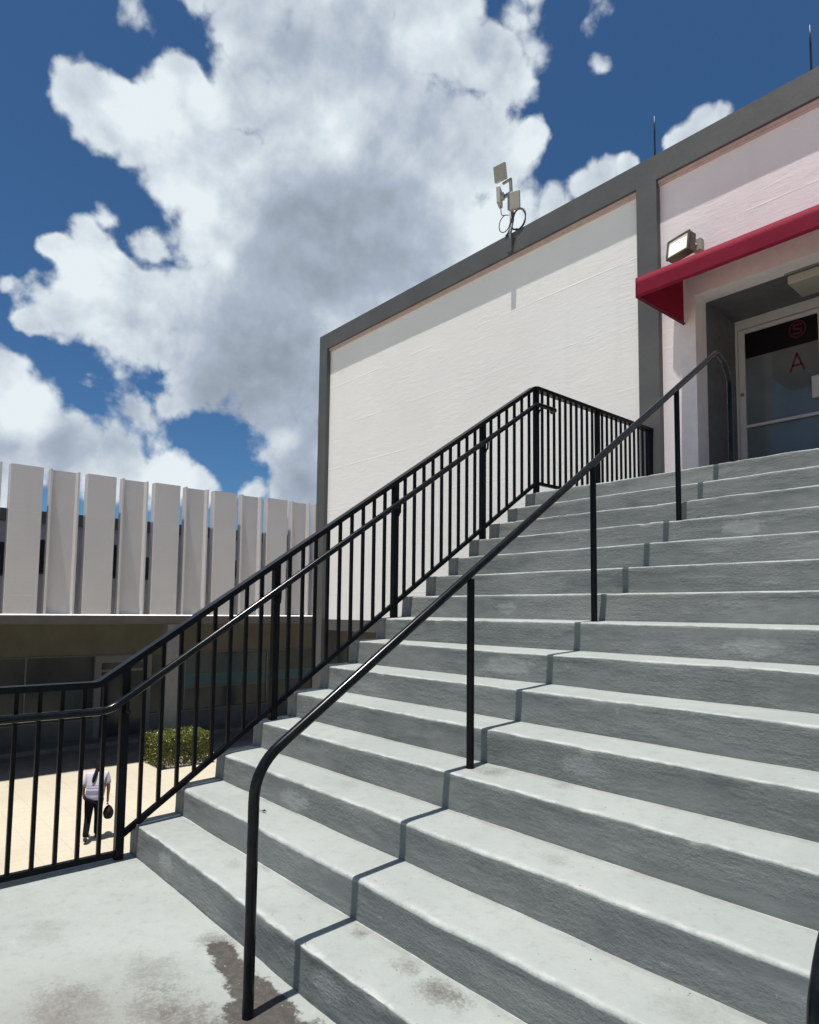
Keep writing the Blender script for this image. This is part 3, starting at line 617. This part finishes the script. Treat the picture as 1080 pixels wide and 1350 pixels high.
# unlit ceiling fitting in the doorway
cl = thing('ceiling_light', 'grey box light fitting under the doorway ceiling, switched off', 'lamp', (1.62, 6.2, 4.95))
bobj('base_plate', (1.47, 5.99, 4.925), (1.86, 6.46, 4.949), m_metal, cl); bobj('diffuser', (1.49, 6.01, 4.83), (1.84, 6.44, 4.924), m_beigeplastic, cl, bev=0.015)

# antenna cluster on the parapet
an = thing('antenna_mast', 'small mast with three flat radio antennas and looped cables on the parapet', 'antenna', (-2.0, W - 0.06, 6.79))
yA = W - 0.06
bm = bmesh.new(); tube(bm, fillet([(-1.99, W - 0.105, 6.62), (-1.99, W - 0.105, 6.80), (-1.985, yA, 7.0), (-2.02, yA, 7.61)], 0.08), 0.024, 12); link('mast', bm, m_metal, an, smooth=True, sharp=50)
bobj('foot_plate', (-2.035, W - 0.135, 6.50), (-1.945, W - 0.0855, 6.70), m_band, an, bev=0.004)
def ant(x, y, z, w, h, t, rz, rx, mat=m_beigeplastic):
    M = Matrix.Translation((x, y, z)) @ Matrix.Rotation(R(rz), 4, 'Z') @ Matrix.Rotation(R(rx), 4, 'X')
    o = bpy.data.objects.new('antenna_panel', None)
    bm = bmesh.new(); box(bm, (-w / 2, -t, -h / 2), (w / 2, 0, h / 2), 0, 0.012, M); box(bm, (-0.03, 0.0, -0.05), (0.03, 0.04, 0.05), 0, 0.004, M); return link('antenna_panel', bm, mat, an)
ant(-2.155, yA - 0.05, 7.765, 0.20, 0.235, 0.05, 8, 10); ant(-2.175, yA - 0.02, 7.43, 0.16, 0.26, 0.06, -62, 2); ant(-1.885, yA - 0.05, 7.21, 0.15, 0.26, 0.05, 20, 4)
for a, b in (((-2.16, yA - 0.02, 7.615), (-2.00, yA + 0.01, 7.64)), ((-2.15, yA - 0.02, 7.40), (-2.0, yA + 0.02, 7.44)), ((-2.045, yA - 0.04, 7.16), (-1.93, yA + 0.03, 7.38))): bobj('clamp', a, b, m_metal, an)
def loop(cx, cz, r, a0, a1, th, sx=1.0, dy=0.0):
    bm = bmesh.new(); tube(bm, [(cx + sx * r * math.cos(R(a0 + (a1 - a0) * i / 26)), yA - 0.03 + dy * math.sin(i / 4), cz + r * math.sin(R(a0 + (a1 - a0) * i / 26))) for i in range(27)], th, 6); link('cable', bm, m_cable, an, smooth=True)
loop(-2.105, 6.985, 0.125, 80, 350, 0.007, 0.85); loop(-1.85, 6.94, 0.15, -120, 175, 0.010, 0.85); loop(-1.84, 6.93, 0.135, -110, 165, 0.007, 0.8, 0.02)
bm = bmesh.new(); tube(bm, fillet([(-2.19, yA - 0.02, 7.30), (-2.17, yA - 0.03, 7.14), (-2.03, yA - 0.03, 7.08)], 0.05), 0.006, 6); tube(bm, fillet([(-1.99, yA - 0.035, 7.1), (-1.985, yA - 0.035, 6.9), (-2.03, yA - 0.04, 6.80), (-2.09, yA - 0.02, 6.795)], 0.1), 0.014, 8); tube(bm, fillet([(-1.985, yA - 0.03, 6.95), (-1.96, yA - 0.03, 6.83), (-1.88, yA - 0.02, 6.81)], 0.06), 0.012, 8); link('cable', bm, m_cable, an, smooth=True)

for x, z1, lab in ((0.18, 7.33, 'thin black lightning rod on the parapet above the grey pilaster'), (1.86, 7.32, 'thin black lightning rod on the parapet above the red awning')):
    t = thing('lightning_rod', lab, 'rod', (x, W, 6.79), 'lightning rods on the parapet')
    bm = bmesh.new(); tube(bm, [(x, W - 0.02, 6.785), (x, W - 0.02, z1 - 0.1), (x, W - 0.02, z1)], [0.011, 0.010, 0.006], 8); link('spike', bm, m_cable, t, smooth=True)
    bobj('base_plate', (x - 0.035, W - 0.05, 6.791), (x + 0.035, W + 0.01, 6.803), m_band, t)

# ------------------------------------------------------------------ arcade building across the plaza
arc = thing('arcade_building', 'long low arcade building faced with pale vertical fin panels across the plaza', 'building', (-19, 6, PZ))
XF = -17.39; YA, YB = -12.0, 22.0
ZT, ZB = 5.42, 1.165
nfin = 0
def fin_flat(y0):
    bm = bmesh.new(); t = 0.07; w = 0.835; d = 0.30
    prism(bm, [(XF, y0), (XF, y0 + w), (XF - d, y0 + w), (XF - d, y0 + w - t), (XF - t, y0 + w - t), (XF - t, y0 + t), (XF - d, y0 + t), (XF - d, y0)], 2, ZB, ZT)
    bmesh.ops.bevel(bm, geom=[e for e in bm.edges if abs(e.verts[0].co.z - e.verts[1].co.z) > 1], offset=0.008, segments=1, affect='EDGES')
    return link('fin_panel', bm, m_fin, arc)
def fin_channel(y0):
    bm = bmesh.new(); t = 0.055; w = 0.80; d = 0.26
    prism(bm, [(XF + 0.01, y0), (XF + 0.01, y0 + t), (XF - d + 0.07, y0 + t + 0.02), (XF - d + 0.07, y0 + w - t - 0.02), (XF + 0.01, y0 + w - t), (XF + 0.01, y0 + w), (XF - d, y0 + w), (XF - d, y0)], 2, ZB, ZT)
    return link('fin_panel', bm, m_fin, arc)
for i in range(-7, 9):
    y = 2.285 + 2.028 * i; fin_flat(y); fin_channel(y + 1.015)
bm = bmesh.new(); prism(bm, [(XF - 0.45, 1.138), (XF + 0.055, 1.138), (XF + 0.055, 1.146), (XF + 0.014, 1.176), (XF + 0.012, 1.164), (XF - 0.45, 1.163)], 1, YA, YB); link('sill', bm, m_finwhite, arc)
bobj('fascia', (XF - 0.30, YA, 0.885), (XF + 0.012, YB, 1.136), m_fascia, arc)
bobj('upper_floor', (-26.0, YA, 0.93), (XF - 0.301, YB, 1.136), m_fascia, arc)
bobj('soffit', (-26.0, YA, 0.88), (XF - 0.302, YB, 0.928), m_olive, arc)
# set-back upper wall seen between the fins
bobj('rear_wall', (-19.3, YA, 1.10), (-18.9, YB, 3.95), m_lav, arc); bobj('roof_edge', (-19.4, YA, 3.952), (-18.8, YB, 4.32), m_band, arc)
for i, (a, b, z0, z1) in enumerate(((0.3, 1.4, 2.3, 3.45), (2.2, 2.75, 2.35, 3.3), (3.05, 4.3, 2.45, 3.45), (4.7, 5.9, 2.4, 3.45), (6.6, 7.6, 2.4, 3.1), (8.0, 8.5, 2.6, 3.3), (9.9, 10.6, 2.6, 3.2), (11.4, 12.6, 2.6, 3.0), (14.0, 15.4, 2.4, 3.3), (-3.0, -1.6, 2.4, 3.4), (-6.0, -4.4, 2.4, 3.4))):
    o = bobj('upper_window', (-18.895, a, z0), (-18.885, b, z1), m_shop, arc); bobj('window_frame', (-18.894, a - 0.05, z0 - 0.06), (-18.87, b + 0.05, z0 - 0.002), m_fascia, o)
# shaded shop fronts
XS_ = -21.6
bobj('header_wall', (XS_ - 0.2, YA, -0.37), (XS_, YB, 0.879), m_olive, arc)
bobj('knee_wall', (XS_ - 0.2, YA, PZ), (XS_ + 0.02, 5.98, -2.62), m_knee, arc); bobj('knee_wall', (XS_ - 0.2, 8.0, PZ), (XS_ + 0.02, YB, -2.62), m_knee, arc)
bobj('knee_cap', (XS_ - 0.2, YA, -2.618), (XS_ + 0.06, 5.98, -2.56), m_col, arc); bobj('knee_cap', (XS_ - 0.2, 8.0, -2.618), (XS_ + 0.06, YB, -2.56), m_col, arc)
bobj('shop_interior', (XS_ - 3.0, YA, PZ), (XS_ - 2.8, YB, 0.5), m_roomdark, arc)
bobj('head_rail', (XS_ - 0.06, YA, -0.368), (XS_ + 0.03, YB, -0.32), m_knee, arc)
edges = [-12, -9.6, -7.2, -4.8, -2.4, -0.1, 1.9, 3.77, 5.98, 8.0, 9.3, 11.2, 12.9, 13.35, 15.2, 17.2, 19.5, 22]
for a, b in zip(edges, edges[1:]):
    if a == 5.98: continue
    p = bobj('storefront_pane', (XS_ - 0.05, a + 0.025, -2.558), (XS_ - 0.035, b - 0.025, -0.372), m_shop, arc)
    bobj('mullion', (XS_ - 0.08, b - 0.024, -2.558), (XS_ + 0.005, b + 0.024, -0.372), m_col, arc)
    if a in (9.3, 11.2): bobj('film_or_reflection', (XS_ - 0.034, a + 0.03, -1.75), (XS_ - 0.030, b - 0.03, -0.45), m_tealdk, p)
    if a in (9.3, 11.2, 13.35, 15.2): bobj('film_or_reflection', (XS_ - 0.029, a + 0.03, -1.62), (XS_ - 0.025, b - 0.03, -1.20), m_teal, p)
    if a == 3.77: bobj('film_or_reflection', (XS_ - 0.034, 4.9, -2.2), (XS_ - 0.030, 5.6, -1.55), m_tealdk, p)
# glazed shop door in a pale frame
d = bpy.data.objects.new('shop_door', None); COL.objects.link(d); attach(d, arc)
for nm, a, b in (('door_frame', (XS_ - 0.05, 5.985, PZ), (XS_ + 0.03, 6.20, -0.62)), ('door_frame', (XS_ - 0.05, 7.78, PZ), (XS_ + 0.03, 7.995, -0.62)), ('door_frame', (XS_ - 0.05, 5.985, -0.618), (XS_ + 0.03, 7.995, -0.372)), ('door_rail', (XS_ - 0.04, 6.202, -0.95), (XS_ + 0.01, 7.778, -0.86)), ('stile', (XS_ - 0.04, 6.94, PZ), (XS_ + 0.012, 7.04, -0.951))):
    bobj(nm, a, b, m_col, d)
bobj('pane', (XS_ - 0.03, 6.202, PZ), (XS_ - 0.02, 7.778, -0.62), m_shop, d)
# raised walk and columns
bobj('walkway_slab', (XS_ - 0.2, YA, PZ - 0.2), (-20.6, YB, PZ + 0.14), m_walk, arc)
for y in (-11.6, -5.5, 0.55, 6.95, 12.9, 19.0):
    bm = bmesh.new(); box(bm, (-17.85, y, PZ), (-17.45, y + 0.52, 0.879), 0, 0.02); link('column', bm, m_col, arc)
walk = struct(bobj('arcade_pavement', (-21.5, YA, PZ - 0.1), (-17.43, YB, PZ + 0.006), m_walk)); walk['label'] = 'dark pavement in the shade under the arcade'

# ------------------------------------------------------------------ clipped hedge by the column
hedge = thing('hedge', 'low clipped green hedge in the sun at the foot of an arcade column', 'hedge', (-16.7, 7.1, PZ))
HB = ((-17.36, 6.36), (-16.10, 7.95)); HH = 0.93
rnd = random.Random(3)
bm = bmesh.new()
for i in range(9500):
    x = rnd.uniform(HB[0][0], HB[1][0]); y = rnd.uniform(HB[0][1], HB[1][1]); z = rnd.uniform(0.06, HH)
    f = rnd.random()
    bul = 0.05 * nz(Vector((x * 3, y * 3, z * 3)))
    if f < 0.30: z = HH + bul + rnd.uniform(-0.10, 0.05)
    elif f < 0.58: x = HB[1][0] + bul + rnd.uniform(-0.12, 0.04)
    elif f < 0.80: y = HB[0][1] - bul + rnd.uniform(-0.04, 0.12)
    elif f < 0.88: y = HB[1][1] + bul + rnd.uniform(-0.1, 0.04)
    c = Vector((x, y, PZ + z)); L = rnd.uniform(0.022, 0.042); w = L * rnd.uniform(0.42, 0.6)
    q = Vector((rnd.gauss(0, 1), rnd.gauss(0, 1), rnd.gauss(0.5, 0.8))).normalized(); u = q.orthogonal().normalized(); u = Matrix.Rotation(rnd.uniform(0, 6.28), 3, q) @ u; v = q.cross(u)
    P = [c - u * L, c - u * L * 0.2 + v * w + q * 0.006, c + u * L, c - u * L * 0.2 - v * w + q * 0.006]
    vv = [bm.verts.new(p) for p in P]; bm.faces.new((vv[0], vv[1], vv[2])); bm.faces.new((vv[0], vv[2], vv[3]))
fo = bpy.data.meshes.new('foliage'); bm.to_mesh(fo); bm.free(); fo.materials.append(m_leaf); fob = bpy.data.objects.new('foliage', fo); COL.objects.link(fob); attach(fob, hedge); fob['kind'] = 'stuff'
bm = bmesh.new()
for i in range(46):
    x = rnd.uniform(HB[0][0] + .1, HB[1][0] - .1); y = rnd.uniform(HB[0][1] + .1, HB[1][1] - .1); p = Vector((x, y, PZ - 0.02)); pts = [p]
    for j in range(4): p = p + Vector((rnd.gauss(0, .05), rnd.gauss(0, .05), 0.22)); pts.append(p)
    tube(bm, pts, [0.012, 0.010, 0.008, 0.006, 0.004], 5)
st = link('stem', bm, m_twig, hedge); st['kind'] = 'stuff'

# ------------------------------------------------------------------ person walking away with a handbag
PF = Vector((-11.0, 3.04, PZ)); fdir = Vector((-0.965, 0.26, 0)).normalized(); rdir = Vector((-fdir.y * -1, -fdir.x, 0)); rdir = Vector((fdir.y, -fdir.x, 0))
person = thing('person', 'person in white striped shirt and black trousers walking away with head bowed on the plaza', 'person', PF)
def W3(p): return PF + rdir * (p[0] + 0.11 * max(0.0, p[2] - 0.85)) + fdir * (p[1] + 0.10 * max(0.0, p[2] - 0.9)) + Vector((0, 0, p[2] - 0.02 * max(0.0, p[2] - 1.2)))
def skin(name, verts, edges_, radii, mat, root=0, sub=2, keep=None, parent=person):
    me = bpy.data.meshes.new(name); me.from_pydata([W3(v) for v in verts], edges_, []); me.update()
    o = bpy.data.objects.new(name + '_src', me); COL.objects.link(o)
    sk = o.modifiers.new('skin', 'SKIN'); sk.use_smooth_shade = True
    layer = me.skin_vertices[0].data if me.skin_vertices else None
    if layer is None:
        bm = bmesh.new(); bm.from_mesh(me); bm.verts.layers.skin.verify(); bm.to_mesh(me); bm.free(); layer = me.skin_vertices[0].data
    for i, r in enumerate(radii):
        layer[i].radius = (r, r) if not isinstance(r, tuple) else r; layer[i].use_root = (i == root)
    ss = o.modifiers.new('sub', 'SUBSURF'); ss.levels = sub; ss.render_levels = sub
    dg = bpy.context.evaluated_depsgraph_get(); ev = o.evaluated_get(dg); m2 = bpy.data.meshes.new_from_object(ev)
    bpy.data.objects.remove(o); bpy.data.meshes.remove(me); m2.name = name
    m2.materials.clear(); m2.materials.append(mat); m2.polygons.foreach_set('use_smooth', [True] * len(m2.polygons))
    ob = bpy.data.objects.new(name, m2); COL.objects.link(ob); attach(ob, parent); return ob
V = []; E_ = []; Rr = []
def add(p, r, par=None):
    V.append(p); Rr.append(r); i = len(V) - 1
    if par is not None: E_.append((par, i))
    return i
pel = add((0, 0, 0.88), 0.105); sp = add((0, 0.02, 1.04), 0.10, pel); ch = add((0, 0.06, 1.23), 0.12, sp); ne = add((0.01, 0.13, 1.385), 0.05, ch); hb = add((0.015, 0.18, 1.44), 0.078, ne); hm = add((0.018, 0.20, 1.50), 0.088, hb); ht = add((0.02, 0.205, 1.55), 0.06, hm)
nosev = add((0.018, 0.29, 1.455), 0.014, hm)
def leg(s, knee, ank, toe):
    h = add((s * 0.085, 0, 0.84), 0.10, pel); k = add(knee, 0.058, h); a = add(ank, 0.036, k); add(toe, 0.03, a)
leg(1, (0.085, 0.16, 0.47), (0.075, 0.13, 0.075), (0.085, 0.27, 0.035)); leg(-1, (-0.10, 0.03, 0.46), (-0.14, -0.25, 0.15), (-0.14, -0.16, 0.035))
def arm(s, el, wr, hd, curl):
    sh = add((s * 0.165, 0.07, 1.30), 0.055, ch); e = add(el, 0.042, sh); w = add(wr, 0.026, e); p = add(hd, 0.030, w)
    d = (Vector(hd) - Vector(wr)).normalized()
    for i, o in enumerate((-0.026, -0.009, 0.009, 0.025)):
        L = (0.033, 0.037, 0.035, 0.028)[i]; q = Vector(hd) + Vector((0, o, 0)) + d * 0.026; a = add(tuple(q), 0.009, p)
        q2 = q + d * L + Vector((-s * curl * 0.4, 0, 0)); b = add(tuple(q2), 0.0085, a); q3 = q2 + d * L * 0.5 + Vector((-s * curl, 0, 0.006)); add(tuple(q3), 0.0075, b)
    q = Vector(hd) + Vector((-s * 0.012, 0.034, 0.006)); a = add(tuple(q), 0.010, p); add(tuple(q + d * 0.035 + Vector((-s * 0.012, 0.012, 0))), 0.0085, a)
RH = (0.265, 0.10, 0.735)
arm(1, (0.245, 0.03, 1.045), (0.262, 0.08, 0.815), RH, 0.018); arm(-1, (-0.235, 0.08, 1.05), (-0.20, 0.22, 0.86), (-0.19, 0.27, 0.795), 0.012)
skin('body', V, E_, Rr, m_skin)
def piece(name, spec, mat, sub=2):
    V2 = []; E2 = []; R2 = []
    for p, r, par in spec:
        V2.append(p); R2.append(r)
        if par is not None: E2.append((par, len(V2) - 1))
    return skin(name, V2, E2, R2, mat, 0, sub)
piece('shirt', [((0, -0.015, 0.76), (0.19, 0.155), None), ((0, 0.0, 0.92), (0.20, 0.160), 0), ((0, 0.055, 1.22), (0.185, 0.145), 1), ((0.005, 0.10, 1.345), 0.075, 2), ((0.17, 0.07, 1.305), 0.082, 2), ((0.232, 0.045, 1.07), 0.076, 4), ((-0.17, 0.07, 1.305), 0.082, 2), ((-0.23, 0.075, 1.07), 0.074, 6)], m_shirt)
piece('trousers', [((0, -0.01, 0.96), (0.165, 0.140), None), ((0.085, 0, 0.80), 0.112, 0), ((0.085, 0.16, 0.47), 0.074, 1), ((0.076, 0.135, 0.06), 0.062, 2), ((-0.085, 0, 0.80), 0.112, 0), ((-0.10, 0.03, 0.46), 0.074, 4), ((-0.141, -0.26, 0.13), 0.060, 5)], m_pants)
for nm, a, b, c in (('shoe', (0.075, 0.09, 0.045), (0.08, 0.18, 0.042), (0.087, 0.29, 0.032)), ('shoe', (-0.14, -0.285, 0.15), (-0.14, -0.23, 0.085), (-0.14, -0.14, 0.032))):
    piece(nm, [(a, 0.042, None), (b, 0.044, 0), (c, 0.030, 1)], m_shoe)
piece('hair', [((0.018, 0.185, 1.52), 0.110, None), ((0.010, 0.12, 1.45), 0.085, 0), ((-0.02, 0.05, 1.38), 0.045, 1), ((-0.06, -0.07, 1.29), 0.042, 2), ((-0.075, -0.09, 1.17), 0.026, 3)], m_hair)
# handbag hanging from the right hand
hbp = W3((0.285, 0.10, 0.50)); bag = thing('handbag', 'round dark handbag held in the right hand of the walking person', 'bag', hbp)
bm = bmesh.new(); bmesh.ops.create_uvsphere(bm, u_segments=24, v_segments=14, radius=1.0)
for v in bm.verts:
    c = v.co.copy(); z = c.z * 0.145; wx = 0.105 * (1 - 0.25 * max(0, c.z)); p = hbp + rdir * (c.x * wx) + fdir * (c.y * 0.165) + Vector((0, 0, z if z > -0.12 else -0.12)); v.co = p
link('bag_body', bm, m_bag, bag, smooth=True)
bm = bmesh.new(); tube(bm, fillet([hbp + fdir * -0.085 + Vector((0, 0, 0.09)), hbp + fdir * -0.055 + Vector((0, 0, 0.16)) - rdir * 0.01, W3((RH[0] + 0.005, RH[1], RH[2] - 0.055)), hbp + fdir * 0.055 + Vector((0, 0, 0.16)) - rdir * 0.01, hbp + fdir * 0.085 + Vector((0, 0, 0.09))], 0.04), 0.009, 8); link('strap', bm, m_bag, bag, smooth=True)

# ------------------------------------------------------------------ small litter on the steps
leaf = tag(None or link('dry_leaf', (lambda b: (b.faces.new([b.verts.new(p) for p in ((0.855, 0.373, 0.345), (0.868, 0.383, 0.352), (0.893, 0.380, 0.347), (0.872, 0.372, 0.343))]), b)[1])(bmesh.new()), m_cable), 'small curled dark leaf lying on the second tread by the middle handrail bend', 'leaf')
for i, (x, y, a, L) in enumerate(((0.74, 0.355, 0.15, 0.13), (0.83, 0.31, -0.35, 0.09))):
    bm = bmesh.new(); p = Vector((x, y, 0.3425)); u = Vector((math.cos(a), math.sin(a), 0)); tube(bm, [p, p + u * L * 0.5 + Vector((-u.y, u.x, 0)) * 0.006, p + u * L], 0.0013, 5)
    tag(link('twig', bm, m_twig, None), ('longer thin dry twig lying on the second tread beside the dark leaf', 'shorter thin dry twig nearer the front edge of the second tread')[i], 'twig', 'twigs on the second tread')
